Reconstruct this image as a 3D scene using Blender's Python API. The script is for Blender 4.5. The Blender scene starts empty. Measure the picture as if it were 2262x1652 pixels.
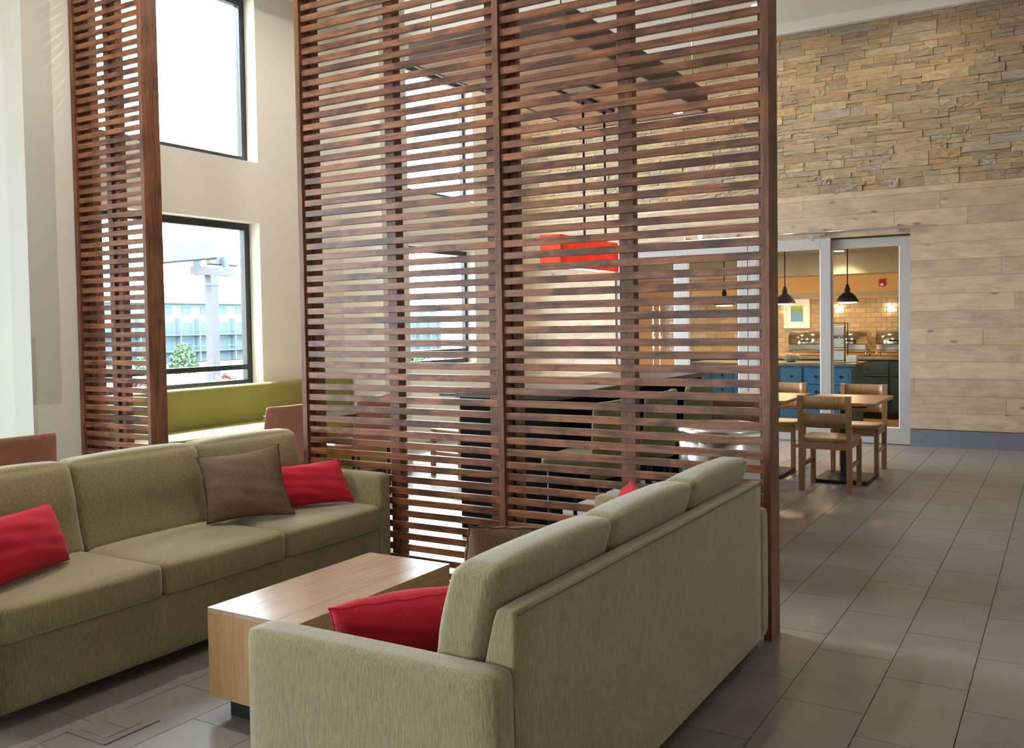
import bpy, bmesh, math, random
from mathutils import Vector, Matrix
random.seed(7)
sc = bpy.context.scene
col = sc.collection
R = math.radians

# ------------------------------------------------------------------ camera
FPX, CX, CY, W, H = 2050.46, 1131.0, 787.0, 2262.0, 1652.0
CAM = Vector((0, 0, 1.45))
def cam_axes(yaw, pit, rol):
    c, s = math.cos(yaw), math.sin(yaw)
    F = Vector((-s, c, 0)); Rt = Vector((c, s, 0)); U = Vector((0, 0, 1))
    F2 = math.cos(pit)*F - math.sin(pit)*U; U2 = math.cos(pit)*U + math.sin(pit)*F
    return math.cos(rol)*Rt + math.sin(rol)*U2, math.cos(rol)*U2 - math.sin(rol)*Rt, F2
AR, AU, AF = cam_axes(R(30.978), R(1.958), R(-.9045))
cd = bpy.data.cameras.new('camera'); cam = bpy.data.objects.new('camera', cd); col.objects.link(cam)
cd.sensor_width = 36; cd.lens = FPX/W*36; cd.shift_y = -(H/2-CY)/W; cd.clip_end = 600
cam.matrix_world = Matrix(((AR.x, AU.x, -AF.x, CAM.x), (AR.y, AU.y, -AF.y, CAM.y), (AR.z, AU.z, -AF.z, CAM.z), (0, 0, 0, 1)))
sc.camera = cam
def proj(p):
    v = Vector(p)-CAM; w = v.dot(AF)
    if w < .2: return None
    return CX+FPX*v.dot(AR)/w, CY-FPX*v.dot(AU)/w, w

# ------------------------------------------------------------------ sky, sun, exposure
SKY, SUN, EXPO = 21.0, 20.0, 0.66
wd = bpy.data.worlds.new('sky'); sc.world = wd; wd.use_nodes = True
bgn = wd.node_tree.nodes['Background']; bgn.inputs['Color'].default_value = (.84, .92, 1.0, 1); bgn.inputs['Strength'].default_value = SKY
sl = bpy.data.lights.new('sun', 'SUN'); sl.energy = SUN; sl.angle = R(.6); sl.color = (1, .97, .92)
so = bpy.data.objects.new('sun', sl); col.objects.link(so)
so.rotation_euler = Vector((.50, .10, -.86)).to_track_quat('-Z', 'Y').to_euler()
vs = sc.view_settings
vs.view_transform = 'Standard'; vs.look = 'None'; vs.exposure = EXPO; vs.gamma = 1; vs.use_curve_mapping = False
sc.cycles.use_denoising = True
sc.cycles.max_bounces = 10; sc.cycles.diffuse_bounces = 6; sc.cycles.transparent_max_bounces = 16
sc.cycles.sample_clamp_indirect = 6
def portal(name, loc, rot, sx, sy):
    l = bpy.data.lights.new(name, 'AREA'); l.shape = 'RECTANGLE'; l.size = sx; l.size_y = sy; l.cycles.is_portal = True
    o = bpy.data.objects.new(name, l); col.objects.link(o); o.location = loc; o.rotation_euler = rot

# ------------------------------------------------------------------ materials
def nodes(name):
    m = bpy.data.materials.new(name); m.use_nodes = True
    nt = m.node_tree; b = nt.nodes['Principled BSDF']
    return m, nt, b
def N(nt, t, **kw):
    n = nt.nodes.new(t)
    for k, v in kw.items(): setattr(n, k, v)
    return n
def L(nt, a, b): nt.links.new(a, b)
def srgb(r, g, b):
    f = lambda c: c/12.92 if c <= .04045 else ((c+.055)/1.055)**2.4
    return (f(r/255), f(g/255), f(b/255), 1)
def ramp(nt, stops, interp='LINEAR'):
    r = N(nt, 'ShaderNodeValToRGB'); r.color_ramp.interpolation = interp
    e = r.color_ramp.elements
    while len(e) < len(stops): e.new(.5)
    for i, (p, c) in enumerate(stops): e[i].position = p; e[i].color = c
    return r
def coords(nt, scale=(1, 1, 1), space='Object', rnd=0):
    tc = N(nt, 'ShaderNodeTexCoord'); mp = N(nt, 'ShaderNodeMapping'); mp.inputs['Scale'].default_value = scale
    L(nt, tc.outputs[space], mp.inputs['Vector'])
    if rnd:
        oi = N(nt, 'ShaderNodeObjectInfo'); m = N(nt, 'ShaderNodeMath', operation='MULTIPLY'); m.inputs[1].default_value = rnd
        L(nt, oi.outputs['Random'], m.inputs[0]); cb = N(nt, 'ShaderNodeCombineXYZ')
        for k in range(3): L(nt, m.outputs[0], cb.inputs[k])
        L(nt, cb.outputs[0], mp.inputs['Location'])
    return mp.outputs['Vector']
def noise(nt, vec, scale, detail=3, rough=.55, dist=0):
    n = N(nt, 'ShaderNodeTexNoise'); n.inputs['Scale'].default_value = scale; n.inputs['Detail'].default_value = detail
    n.inputs['Roughness'].default_value = rough; n.inputs['Distortion'].default_value = dist
    L(nt, vec, n.inputs['Vector']); return n.outputs['Fac']
def mix(nt, fac, a, b, mode='MIX'):
    m = N(nt, 'ShaderNodeMix', data_type='RGBA', blend_type=mode)
    if isinstance(fac, (int, float)): m.inputs[0].default_value = fac
    else: L(nt, fac, m.inputs[0])
    for i, v in ((6, a), (7, b)):
        if isinstance(v, tuple): m.inputs[i].default_value = v
        else: L(nt, v, m.inputs[i])
    return m.outputs[2]
def bump(nt, b, h, strength=.3, dist=.01):
    n = N(nt, 'ShaderNodeBump'); n.inputs['Strength'].default_value = strength; n.inputs['Distance'].default_value = dist
    L(nt, h, n.inputs['Height']); L(nt, n.outputs[0], b.inputs['Normal'])
def plain(name, c, rough=.6, metal=0, var=.06, scale=6, spec=.5):
    m, nt, b = nodes(name)
    v = noise(nt, coords(nt), scale, 3)
    r = ramp(nt, [(.3, tuple(x*(1-var) for x in c[:3])+(1,)), (.7, tuple(min(1, x*(1+var)) for x in c[:3])+(1,))])
    L(nt, v, r.inputs[0]); L(nt, r.outputs[0], b.inputs['Base Color'])
    b.inputs['Roughness'].default_value = rough; b.inputs['Metallic'].default_value = metal; b.inputs['Specular IOR Level'].default_value = spec
    return m
def emit(name, c, s):
    m, nt, b = nodes(name)
    b.inputs['Base Color'].default_value = c; b.inputs['Emission Color'].default_value = c; b.inputs['Emission Strength'].default_value = s
    return m
def wood(name, dark, mid, light, axis=0, blotch=.5, rough=.5, knots=.0, grain=1.0, tone=.25, spec=.5, kscale=(9, 3.2), bl_lo=.33, bl_hi=.56, sparse=0):
    """grain runs along object axis; blotches, knots and an own tone for each object"""
    m, nt, b = nodes(name)
    s = [26*grain]*3; s[axis] = 1.3
    g = noise(nt, coords(nt, tuple(s), rnd=37), 3.0, 5, .6, .6)
    s2 = [2.2]*3; s2[axis] = 1.6
    bl = noise(nt, coords(nt, tuple(s2), rnd=91), 2.3, 3, .6, .4)
    c = ramp(nt, [(.25, dark), (.5, mid), (.78, light)]); L(nt, g, c.inputs[0])
    rb = ramp(nt, [(bl_lo, (1-blotch, 1-blotch*1.03, 1-blotch*.98, 1)), (bl_hi, (1, 1, 1, 1))]); L(nt, bl, rb.inputs[0])
    out = mix(nt, 1.0, c.outputs[0], rb.outputs[0], 'MULTIPLY')
    if knots:
        s3 = [kscale[0]]*3; s3[axis] = kscale[1]
        vo = N(nt, 'ShaderNodeTexVoronoi'); vo.inputs['Scale'].default_value = 1.0; L(nt, coords(nt, tuple(s3), rnd=53), vo.inputs['Vector'])
        rk = ramp(nt, [(.05, (1-knots, 1-knots*1.05, 1-knots*1.05, 1)), (.22, (1, 1, 1, 1))]); L(nt, vo.outputs['Distance'], rk.inputs[0])
        ko = rk.outputs[0]
        if sparse:
            sp = N(nt, 'ShaderNodeSeparateColor'); L(nt, vo.outputs['Color'], sp.inputs[0]); gt = N(nt, 'ShaderNodeMath', operation='LESS_THAN'); L(nt, sp.outputs[0], gt.inputs[0]); gt.inputs[1].default_value = sparse
            ko = mix(nt, gt.outputs[0], ko, (1, 1, 1, 1))
        out = mix(nt, 1.0, out, ko, 'MULTIPLY')
    oi = N(nt, 'ShaderNodeObjectInfo')
    rt = ramp(nt, [(0, (1-tone, 1-tone, 1-tone, 1)), (1, (1+tone*.4, 1+tone*.4, 1+tone*.4, 1))]); L(nt, oi.outputs['Random'], rt.inputs[0])
    out = mix(nt, 1.0, out, rt.outputs[0], 'MULTIPLY')
    L(nt, out, b.inputs['Base Color']); b.inputs['Roughness'].default_value = rough; b.inputs['Specular IOR Level'].default_value = spec
    bump(nt, b, g, .15, .004)
    return m
def fabric(name, lo, hi, thread=(260, 260, 26), rough=.95, bmp=.5, sheen=.55):
    m, nt, b = nodes(name)
    a = noise(nt, coords(nt, thread), 1.0, 3, .6); a2 = noise(nt, coords(nt), 420, 2)
    big = noise(nt, coords(nt), 3.5, 2)
    r = ramp(nt, [(.32, lo), (.68, hi)]); L(nt, a, r.inputs[0])
    r2 = ramp(nt, [(.3, (.82, .82, .82, 1)), (.7, (1.1, 1.1, 1.1, 1))]); L(nt, a2, r2.inputs[0])
    r3 = ramp(nt, [(.3, (.93, .93, .93, 1)), (.7, (1.05, 1.05, 1.05, 1))]); L(nt, big, r3.inputs[0])
    o = mix(nt, 1.0, mix(nt, 1.0, r.outputs[0], r2.outputs[0], 'MULTIPLY'), r3.outputs[0], 'MULTIPLY')
    L(nt, o, b.inputs['Base Color']); b.inputs['Roughness'].default_value = rough; b.inputs['Specular IOR Level'].default_value = .15
    b.inputs['Sheen Weight'].default_value = sheen; b.inputs['Sheen Roughness'].default_value = .5
    bump(nt, b, a, bmp, .002)
    return m
M = {}
M['slat'] = wood('stained_slat_wood', srgb(84, 48, 29), srgb(136, 84, 51), srgb(172, 114, 74), 0, .60, .40, .6, .8, .28, .5, (8, 2.6), .40, .53)
M['post'] = wood('stained_post_wood', srgb(76, 46, 30), srgb(124, 78, 50), srgb(156, 104, 68), 2, .45, .45, .35, 1.0, .12)
M['plank'] = wood('pale_oak_plank', srgb(176, 150, 122), srgb(190, 166, 139), srgb(204, 183, 157), 0, .16, .55, .62, .3, .17, .5, (9, 4.2), .36, .6, .8)
M['canopy'] = wood('canopy_wood', srgb(190, 150, 122), srgb(208, 168, 140), srgb(220, 186, 160), 0, .2, .5, .2, .7, .22)
M['fascia'] = plain('canopy_edge', srgb(84, 66, 54), .5)
M['table'] = wood('coffee_table_oak', srgb(156, 124, 92), srgb(180, 148, 114), srgb(196, 166, 134), 1, .12, .24, 0, 1.2, .05)
M['tableend'] = wood('coffee_table_end_oak', srgb(158, 116, 74), srgb(182, 138, 92), srgb(198, 156, 110), 2, .1, .35, 0, 1.2, .08)
M['chair'] = wood('dining_oak', srgb(134, 96, 62), srgb(158, 118, 80), srgb(176, 137, 97), 2, .12, .38, 0, 1.2, .1)
M['green'] = fabric('sage_upholstery', srgb(126, 117, 82), srgb(162, 150, 109))
M['seam'] = plain('dark_seam', srgb(108, 99, 70), .95)  # stitched seam in a darker tone of the upholstery
M['red'] = fabric('crimson_cushion', srgb(188, 32, 52), srgb(208, 46, 66), (300, 300, 300), .9, .25, .08)
M['wallp'] = plain('beige_paint', srgb(226, 224, 214), .85, 0, .02, 2)
M['white'] = plain('white_paint', srgb(234, 233, 228), .85, 0, .015, 2)
M['black'] = plain('black_matte', srgb(24, 24, 25), .55)
M['ebony'] = plain('black_laminate', srgb(20, 20, 21), .9, 0, .05, 6, .12)
M['frame'] = plain('dark_window_metal', srgb(34, 37, 42), .4, .2)
M['greyf'] = plain('grey_door_paint', srgb(164, 160, 158), .55, 0, .02)
M['base'] = plain('grey_blue_base', srgb(104, 108, 116), .6, 0, .03)
M['steel'] = plain('brushed_steel', (.72, .72, .72, 1), .22, 1.0, .04, 30)
M['chrome'] = plain('chrome', (.8, .8, .8, 1), .12, 1.0, .02)
M['olive'] = plain('olive_vinyl', srgb(134, 132, 72), .6, 0, .04)
M['stool'] = plain('olive_stool_vinyl', srgb(104, 106, 62), .6, 0, .04)
M['tan'] = plain('tan_leather', srgb(152, 100, 78), .55, 0, .08, 20)
M['dark'] = plain('dark_counter', srgb(58, 56, 54), .3)
M['blue'] = plain('blue_cabinet_paint', srgb(62, 122, 160), .45, 0, .04)
M['teal'] = plain('dark_teal_paint', srgb(38, 58, 62), .5)
M['counter'] = plain('grey_stone_counter', srgb(128, 120, 108), .3, 0, .12, 40)
M['amber'] = plain('amber_wall_paint', srgb(226, 184, 126), .8, 0, .02)
M['sage'] = plain('sage_trim_paint', srgb(176, 172, 154), .7)
M['kfloor'] = plain('kitchen_brown_floor', srgb(132, 100, 66), .5)
M['mat'] = plain('paper_white', srgb(236, 240, 242), .7, 0, .01)
M['asphalt'] = plain('exterior_ground', (.09, .085, .083, 1), .9, 0, .2, .4, .05)
M['bld'] = plain('exterior_facade', (.085, .115, .122, 1), .9, 0, .04, .2, .05)
M['bld2'] = plain('exterior_facade_dark', (.052, .076, .090, 1), .9, 0, .05, .2, .05)
M['pole'] = plain('pale_pole', (.054, .055, .060, 1), .8, 0, .06, 6, .05)
M['hedge'] = plain('hedge_leaf', (.050, .085, .050, 1), .9, 0, .4, 8, .05)
M['hedge2'] = plain('bare_shrub', (.13, .075, .07, 1), .9, 0, .3, 8, .05)
M['lampw'] = emit('lamp_white', (1, .86, .62, 1), 14)
M['lampd'] = emit('lamp_diffuser', (1, .88, .66, 1), 1.1)
M['lampk'] = emit('kitchen_lamp', (1, .80, .48, 1), 9)
# red lamp shade glows from its bulbs: translucent cloth
def shade():
    m, nt, b = nodes('red_shade_cloth')
    v = noise(nt, coords(nt, (160, 160, 8)), 1.0, 2); r = ramp(nt, [(.3, srgb(222, 104, 78)), (.7, srgb(238, 128, 98))]); L(nt, v, r.inputs[0])
    L(nt, r.outputs[0], b.inputs['Base Color']); b.inputs['Roughness'].default_value = .8
    t = N(nt, 'ShaderNodeBsdfTranslucent'); L(nt, r.outputs[0], t.inputs['Color'])
    a = N(nt, 'ShaderNodeMixShader'); a.inputs[0].default_value = .55
    L(nt, b.outputs[0], a.inputs[1]); L(nt, t.outputs[0], a.inputs[2]); L(nt, a.outputs[0], nt.nodes['Material Output'].inputs[0])
    return m
M['shade'] = shade()
def glass(name, refl=.03, tint=(.96, .98, .98, 1)):
    m = bpy.data.materials.new(name); m.use_nodes = True; nt = m.node_tree; nt.nodes.clear()
    o = N(nt, 'ShaderNodeOutputMaterial'); t = N(nt, 'ShaderNodeBsdfTransparent'); t.inputs[0].default_value = tint
    g = N(nt, 'ShaderNodeBsdfGlossy'); g.inputs['Roughness'].default_value = .02
    lw = N(nt, 'ShaderNodeLayerWeight'); lw.inputs[0].default_value = .5
    pw = N(nt, 'ShaderNodeMath', operation='POWER'); L(nt, lw.outputs['Facing'], pw.inputs[0]); pw.inputs[1].default_value = 5
    f = N(nt, 'ShaderNodeMath', operation='MULTIPLY_ADD'); L(nt, pw.outputs[0], f.inputs[0]); f.inputs[1].default_value = .9; f.inputs[2].default_value = refl
    s = N(nt, 'ShaderNodeMixShader'); L(nt, f.outputs[0], s.inputs[0]); L(nt, t.outputs[0], s.inputs[1]); L(nt, g.outputs[0], s.inputs[2]); L(nt, s.outputs[0], o.inputs[0])
    return m
M['glass'] = glass('window_glass'); M['dglass'] = glass('door_glass', .012, (.93, .94, .93, 1))
def tile_mat():
    m, nt, b = nodes('taupe_floor_tile')
    n = noise(nt, coords(nt, (1, 1, 1), rnd=30), 5, 4); fine = noise(nt, coords(nt), 160, 2)
    r = ramp(nt, [(.3, srgb(123, 118, 112)), (.7, srgb(136, 131, 125))]); L(nt, n, r.inputs[0])
    oi = N(nt, 'ShaderNodeObjectInfo'); rt = ramp(nt, [(0, (.95, .95, .95, 1)), (1, (1.04, 1.03, 1.02, 1))]); L(nt, oi.outputs['Random'], rt.inputs[0])
    L(nt, mix(nt, 1.0, r.outputs[0], rt.outputs[0], 'MULTIPLY'), b.inputs['Base Color'])
    b.inputs['Roughness'].default_value = .36; b.inputs['Specular IOR Level'].default_value = .45
    bump(nt, b, fine, .04, .001); return m
M['tile'] = tile_mat(); M['grout'] = plain('dark_grout', srgb(80, 75, 69), .9)
def stone_mat():
    m, nt, b = nodes('ledge_stone')
    oi = N(nt, 'ShaderNodeObjectInfo'); ge = N(nt, 'ShaderNodeNewGeometry')
    a = N(nt, 'ShaderNodeMath', operation='ADD'); L(nt, oi.outputs['Random'], a.inputs[0]); L(nt, ge.outputs['Random Per Island'], a.inputs[1])
    fr = N(nt, 'ShaderNodeMath', operation='FRACT'); L(nt, a.outputs[0], fr.inputs[0])
    r = ramp(nt, [(0, srgb(172, 156, 130)), (.16, srgb(150, 140, 122)), (.32, srgb(186, 160, 122)), (.46, srgb(146, 133, 114)), (.6, srgb(178, 148, 110)), (.74, srgb(160, 152, 140)), (.88, srgb(184, 166, 136)), (1, srgb(152, 130, 104))])
    L(nt, fr.outputs[0], r.inputs[0])
    tc = N(nt, 'ShaderNodeNewGeometry')
    mp = N(nt, 'ShaderNodeMapping'); mp.inputs['Scale'].default_value = (5, 5, 16); L(nt, tc.outputs['Position'], mp.inputs['Vector'])
    n = noise(nt, mp.outputs[0], 1.6, 6, .65, .5)
    rn = ramp(nt, [(.28, (.72, .70, .66, 1)), (.72, (1.16, 1.12, 1.06, 1))]); L(nt, n, rn.inputs[0])
    L(nt, mix(nt, 1.0, r.outputs[0], rn.outputs[0], 'MULTIPLY'), b.inputs['Base Color']); b.inputs['Roughness'].default_value = .9
    bump(nt, b, n, .8, .02); return m
M['stone'] = stone_mat(); M['mortar'] = plain('dark_mortar', srgb(70, 60, 48), .95)  # mortar is the dark joint colour behind stones and planks
def tweed():
    m, nt, b = nodes('brown_tweed')
    def w(dirn, sc_, d):
        n = N(nt, 'ShaderNodeTexWave', bands_direction=dirn); n.inputs['Scale'].default_value = sc_; n.inputs['Distortion'].default_value = d
        n.inputs['Detail'].default_value = 2; n.inputs['Detail Scale'].default_value = 3; L(nt, coords(nt, space='UV'), n.inputs['Vector']); return n.outputs['Fac']
    x = N(nt, 'ShaderNodeMath', operation='MULTIPLY'); L(nt, w('X', 22, 1.2), x.inputs[0]); L(nt, w('Y', 22, 1.2), x.inputs[1])
    r = ramp(nt, [(.02, srgb(84, 66, 54)), (.25, srgb(136, 114, 92)), (.8, srgb(182, 160, 134))]); L(nt, x.outputs[0], r.inputs[0])
    L(nt, r.outputs[0], b.inputs['Base Color']); b.inputs['Roughness'].default_value = .95; b.inputs['Specular IOR Level'].default_value = .1
    bump(nt, b, x.outputs[0], .5, .004); return m
M['tweed'] = tweed()
def subway():
    m, nt, b = nodes('taupe_glazed_tile')
    oi = N(nt, 'ShaderNodeObjectInfo'); r = ramp(nt, [(0, srgb(170, 148, 116)), (1, srgb(190, 168, 134))]); L(nt, oi.outputs['Random'], r.inputs[0])
    L(nt, r.outputs[0], b.inputs['Base Color']); b.inputs['Roughness'].default_value = .12; return m
M['subway'] = subway()
def art():
    m, nt, b = nodes('tree_print')
    tc = N(nt, 'ShaderNodeTexCoord'); n = noise(nt, coords(nt, (1, 1, 1)), 26, 5, .7)
    sp = N(nt, 'ShaderNodeSeparateXYZ'); L(nt, tc.outputs['Object'], sp.inputs[0])
    ad = N(nt, 'ShaderNodeMath', operation='MULTIPLY_ADD'); L(nt, sp.outputs['Z'], ad.inputs[0]); ad.inputs[1].default_value = 1.6; L(nt, n, ad.inputs[2])
    r = ramp(nt, [(.50, srgb(96, 160, 216)), (.56, srgb(120, 150, 70)), (.72, srgb(160, 190, 70))]); L(nt, ad.outputs[0], r.inputs[0])
    L(nt, r.outputs[0], b.inputs['Base Color']); return m
M['art'] = art()

# ------------------------------------------------------------------ builders
_cache = {}
def box_mesh(sx, sy, sz, mat, bev=0.0, seg=2):
    key = (round(sx, 4), round(sy, 4), round(sz, 4), mat, bev, seg)
    if key in _cache: return _cache[key]
    bm = bmesh.new(); bmesh.ops.create_cube(bm, size=1)
    bmesh.ops.scale(bm, vec=(sx, sy, sz), verts=bm.verts)
    if bev: bmesh.ops.bevel(bm, geom=bm.edges[:], offset=bev, segments=seg, profile=.5, affect='EDGES')
    me = bpy.data.meshes.new('box'); bm.to_mesh(me); bm.free(); me.materials.append(M[mat])
    if bev:
        for p in me.polygons: p.use_smooth = False
    _cache[key] = me; return me
def link(name, me, loc=(0, 0, 0), parent=None, rot=None, scale=None):
    o = bpy.data.objects.new(name, me); col.objects.link(o); o.location = loc
    if rot: o.rotation_euler = rot
    if scale: o.scale = scale
    if parent: o.parent = parent
    return o
def box(name, xr, yr, zr, mat, parent=None, bev=0.0, seg=2, rot=None):
    """box by bounds in the parent's frame"""
    c = ((xr[0]+xr[1])/2, (yr[0]+yr[1])/2, (zr[0]+zr[1])/2)
    return link(name, box_mesh(abs(xr[1]-xr[0]), abs(yr[1]-yr[0]), abs(zr[1]-zr[0]), mat, bev, seg), c, parent, rot)
def bm_obj(name, bm, mat, loc=(0, 0, 0), parent=None, smooth=False, rot=None):
    me = bpy.data.meshes.new(name); bm.normal_update(); bm.to_mesh(me); bm.free()
    if mat: me.materials.append(M[mat])
    if smooth:
        for p in me.polygons: p.use_smooth = True
    return link(name, me, loc, parent, rot)
def thing(name, label, cat, loc=(0, 0, 0), rz=0, group=None):
    o = bpy.data.objects.new(name, None); col.objects.link(o); o.empty_display_size = .1
    o.location = loc; o.rotation_euler = (0, 0, rz); o['label'] = label; o['category'] = cat
    if group: o['group'] = group
    return o
def tag(o, label, cat, group=None):
    o['label'] = label; o['category'] = cat
    if group: o['group'] = group
    return o
def struct(o, label=None, cat=None):
    o['kind'] = 'structure'
    if label: o['label'] = label
    if cat: o['category'] = cat
    return o
def add_box(bm, xr, yr, zr):
    v = [bm.verts.new((x, y, z)) for z in zr for y in yr for x in xr]
    for f in ((0, 2, 3, 1), (4, 5, 7, 6), (0, 1, 5, 4), (2, 6, 7, 3), (0, 4, 6, 2), (1, 3, 7, 5)): bm.faces.new([v[i] for i in f])
def cyl(name, r, h, mat, loc, parent=None, seg=24, r2=None, rot=None, smooth=True):
    bm = bmesh.new(); bmesh.ops.create_cone(bm, cap_ends=True, segments=seg, radius1=r, radius2=r if r2 is None else r2, depth=h)
    o = bm_obj(name, bm, mat, loc, parent, False, rot)
    if smooth:
        for p in o.data.polygons: p.use_smooth = len(p.vertices) == 4
    return o
def lathe(name, prof, mat, loc, parent=None, seg=32):
    bm = bmesh.new(); rings = []
    for r, z in prof: rings.append([bm.verts.new((r*math.cos(2*math.pi*k/seg), r*math.sin(2*math.pi*k/seg), z)) for k in range(seg)])
    for a, b in zip(rings, rings[1:]):
        for k in range(seg): bm.faces.new((a[k], a[(k+1) % seg], b[(k+1) % seg], b[k]))
    bm.faces.new(rings[0][::-1]); bm.faces.new(rings[-1])
    return bm_obj(name, bm, mat, loc, parent, True)
def soft(name, size, r, mat, loc, parent, puff=(0, 0, 0), cuts=12, fn=None, rot=None):
    """upholstered block: rounded edges plus a crown on each face"""
    bm = bmesh.new(); bmesh.ops.create_cube(bm, size=2); bmesh.ops.subdivide_edges(bm, edges=bm.edges[:], cuts=cuts, use_grid_fill=True)
    hs = Vector(size)/2; inn = Vector([max(h-r, 0) for h in hs])
    for v in bm.verts:
        u = v.co.copy()
        # concentrate rings towards the edges
        w = Vector([math.copysign(abs(c)**.75, c) for c in u])
        p = Vector([w[i]*hs[i] for i in range(3)])
        q = Vector([max(-inn[i], min(inn[i], p[i])) for i in range(3)]); d = p-q
        if d.length > 1e-7: p = q+d.normalized()*min(r, max(d.length, 0)) if d.length > r else p
        for i in range(3):
            if puff[i]:
                j, k = (i+1) % 3, (i+2) % 3
                p[i] += puff[i]*u[i]*(1-u[j]**2)*(1-u[k]**2)
        if fn: p = fn(p, u)
        v.co = p
    return bm_obj(name, bm, mat, loc, parent, True, rot)
def dup(root, loc, rz, label=None, group=None):
    r = root.copy(); col.objects.link(r); r.location = loc; r.rotation_euler = (0, 0, rz)
    if label: r['label'] = label
    if group: r['group'] = group
    for ch in list(root.children):
        c = ch.copy(); col.objects.link(c); c.parent = r
        for g in list(ch.children):
            d = g.copy(); col.objects.link(d); d.parent = c
    return r

# ------------------------------------------------------------------ main dimensions (metres)
XW, X3, YF, YC = -6.165, -6.85, 11.369, 7.05      # window wall, recessed window wall, end wall, pilaster face
ZC, ZS0, ZS1 = 4.98, 2.932, 4.857                 # ceiling, stone band bottom and top
YS = 4.152                                        # front of the slatted screens
XL, XR, YB = -10.0, 5.0, -6.0                     # far side, right wall, wall behind

# ------------------------------------------------------------------ floor: tiles on a grout bed
fl = struct(box('floor', (XW-.2, XR), (YB, YF+.12), (-.16, -.005), 'grout'))
struct(box('floor_side', (XL, XW-.2), (YB, 4.02), (-.16, -.005), 'grout')); struct(box('floor_deep', (X3-.2, XW-.2), (YC, YF), (-.16, -.005), 'grout'))
PX, PY = .3085, .6170
tm = box_mesh(PX-.0035, PY-.0035, .012, 'tile')
cand, rest = [], []
for c in range(-31, 19):
    x0 = -.637+PX*c; off = 3.335-.2057*c
    k0 = int(math.floor((YB-off)/PY))
    for k in range(k0, int((YF-off)/PY)+1):
        y0 = off+k*PY
        if x0 < XL or x0+PX > XR or y0 < YB or y0 > YF-.05 or (x0 < XW-.05 and y0 > 3.4 and y0+PY < YC) or x0 < X3 and y0 > 3.4: continue
        yy1 = min(y0+PY, YF); cy, cx = (y0+yy1)/2, x0+PX/2
        s = proj((cx, cy, 0)); vis = False
        if s and -150 < s[0] < 2400 and 700 < s[1] < 1800:
            vis = not (-4.0 < cx < -3.4 and 1.9 < cy < 4.1) and not (-1.95 < cx < -1.3 and 1.9 < cy < 4.1)
        full = yy1-y0 > PY-.01
        (cand if vis and full else rest).append((s[2] if s else 99, cx, cy, yy1-y0))
cand.sort(); rest += cand[300:]
for d, cx, cy, h in cand[:300]:
    link('tile', tm, (cx, cy-fl.location.y, -.006-fl.location.z), None)
    o = col.objects[-1]; o.location = Vector((cx, cy, -.006))-fl.location; o.parent = fl
bm = bmesh.new()
for d, cx, cy, h in rest: add_box(bm, (cx-PX/2+.00175, cx+PX/2-.00175), (cy-h/2+.00175, cy+h/2-.00175), (-.012, 0))
o = bm_obj('tile_field', bm, 'tile', -fl.location, fl); o['kind'] = 'stuff'
# floor outlet box in the near left
fb = thing('floor_box', 'flush floor outlet box cover set in the tiles beside the long sofa', 'floor box', (-3.0, 2.115, 0))
box('rim', (-.112, .112), (-.117, .117), (.0002, .0022), 'grout', fb); box('cover', (-.109, .109), (-.114, .114), (.0022, .0036), 'tile', fb)
box('gap', (-.072, .072), (-.082, .072), (.0036, .0040), 'grout', fb); box('lid', (-.070, .070), (-.080, .005), (.0040, .0052), 'tile', fb); box('lid', (-.070, .070), (.009, .070), (.0040, .0052), 'tile', fb)

# ------------------------------------------------------------------ walls
def wall_with_holes(name, axis, pos, thick, a0, a1, z0, z1, holes, mat):
    """slab facing into the room; axis 'x' means the wall lies in a plane x = pos and runs along y"""
    bm = bmesh.new()
    us = sorted({a0, a1, *[h[0] for h in holes], *[h[1] for h in holes]}); zs = sorted({z0, z1, *[h[2] for h in holes], *[h[3] for h in holes]})
    for i in range(len(us)-1):
        for j in range(len(zs)-1):
            um, zm = (us[i]+us[i+1])/2, (zs[j]+zs[j+1])/2
            if any(h[0] < um < h[1] and h[2] < zm < h[3] for h in holes): continue
            t = (pos, pos+thick) if thick > 0 else (pos+thick, pos)
            if axis == 'x': add_box(bm, t, (us[i], us[i+1]), (zs[j], zs[j+1]))
            else: add_box(bm, (us[i], us[i+1]), t, (zs[j], zs[j+1]))
    bmesh.ops.remove_doubles(bm, verts=bm.verts, dist=1e-5)
    # interior faces between neighbouring cells
    seen = {}
    for f in bm.faces: seen.setdefault(tuple(sorted(v.index for v in f.verts)), []).append(f)
    dead = [f for fs in seen.values() if len(fs) > 1 for f in fs]
    bmesh.ops.delete(bm, geom=dead, context='FACES_ONLY')
    return struct(bm_obj(name, bm, mat))
W1 = [(4.33, 5.95, .94, 2.385), (4.33, 5.95, 2.915, 4.36)]
wl = wall_with_holes('wall_left', 'x', XW, -.22, 3.80, YC, 0, ZC, W1, 'wallp')
W3 = [(a, b, z0, z1) for a, b in ((7.56, 8.74), (8.92, 10.476)) for z0, z1 in ((.95, 2.44), (3.09, 4.66))]
wl3 = wall_with_holes('wall_left_deep', 'x', X3, -.22, 7.47, YF, 0, ZC, W3, 'wallp')
struct(box('wall_pilaster', (X3-.22, -5.667), (YC, 7.47), (0, ZC), 'wallp'))
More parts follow.
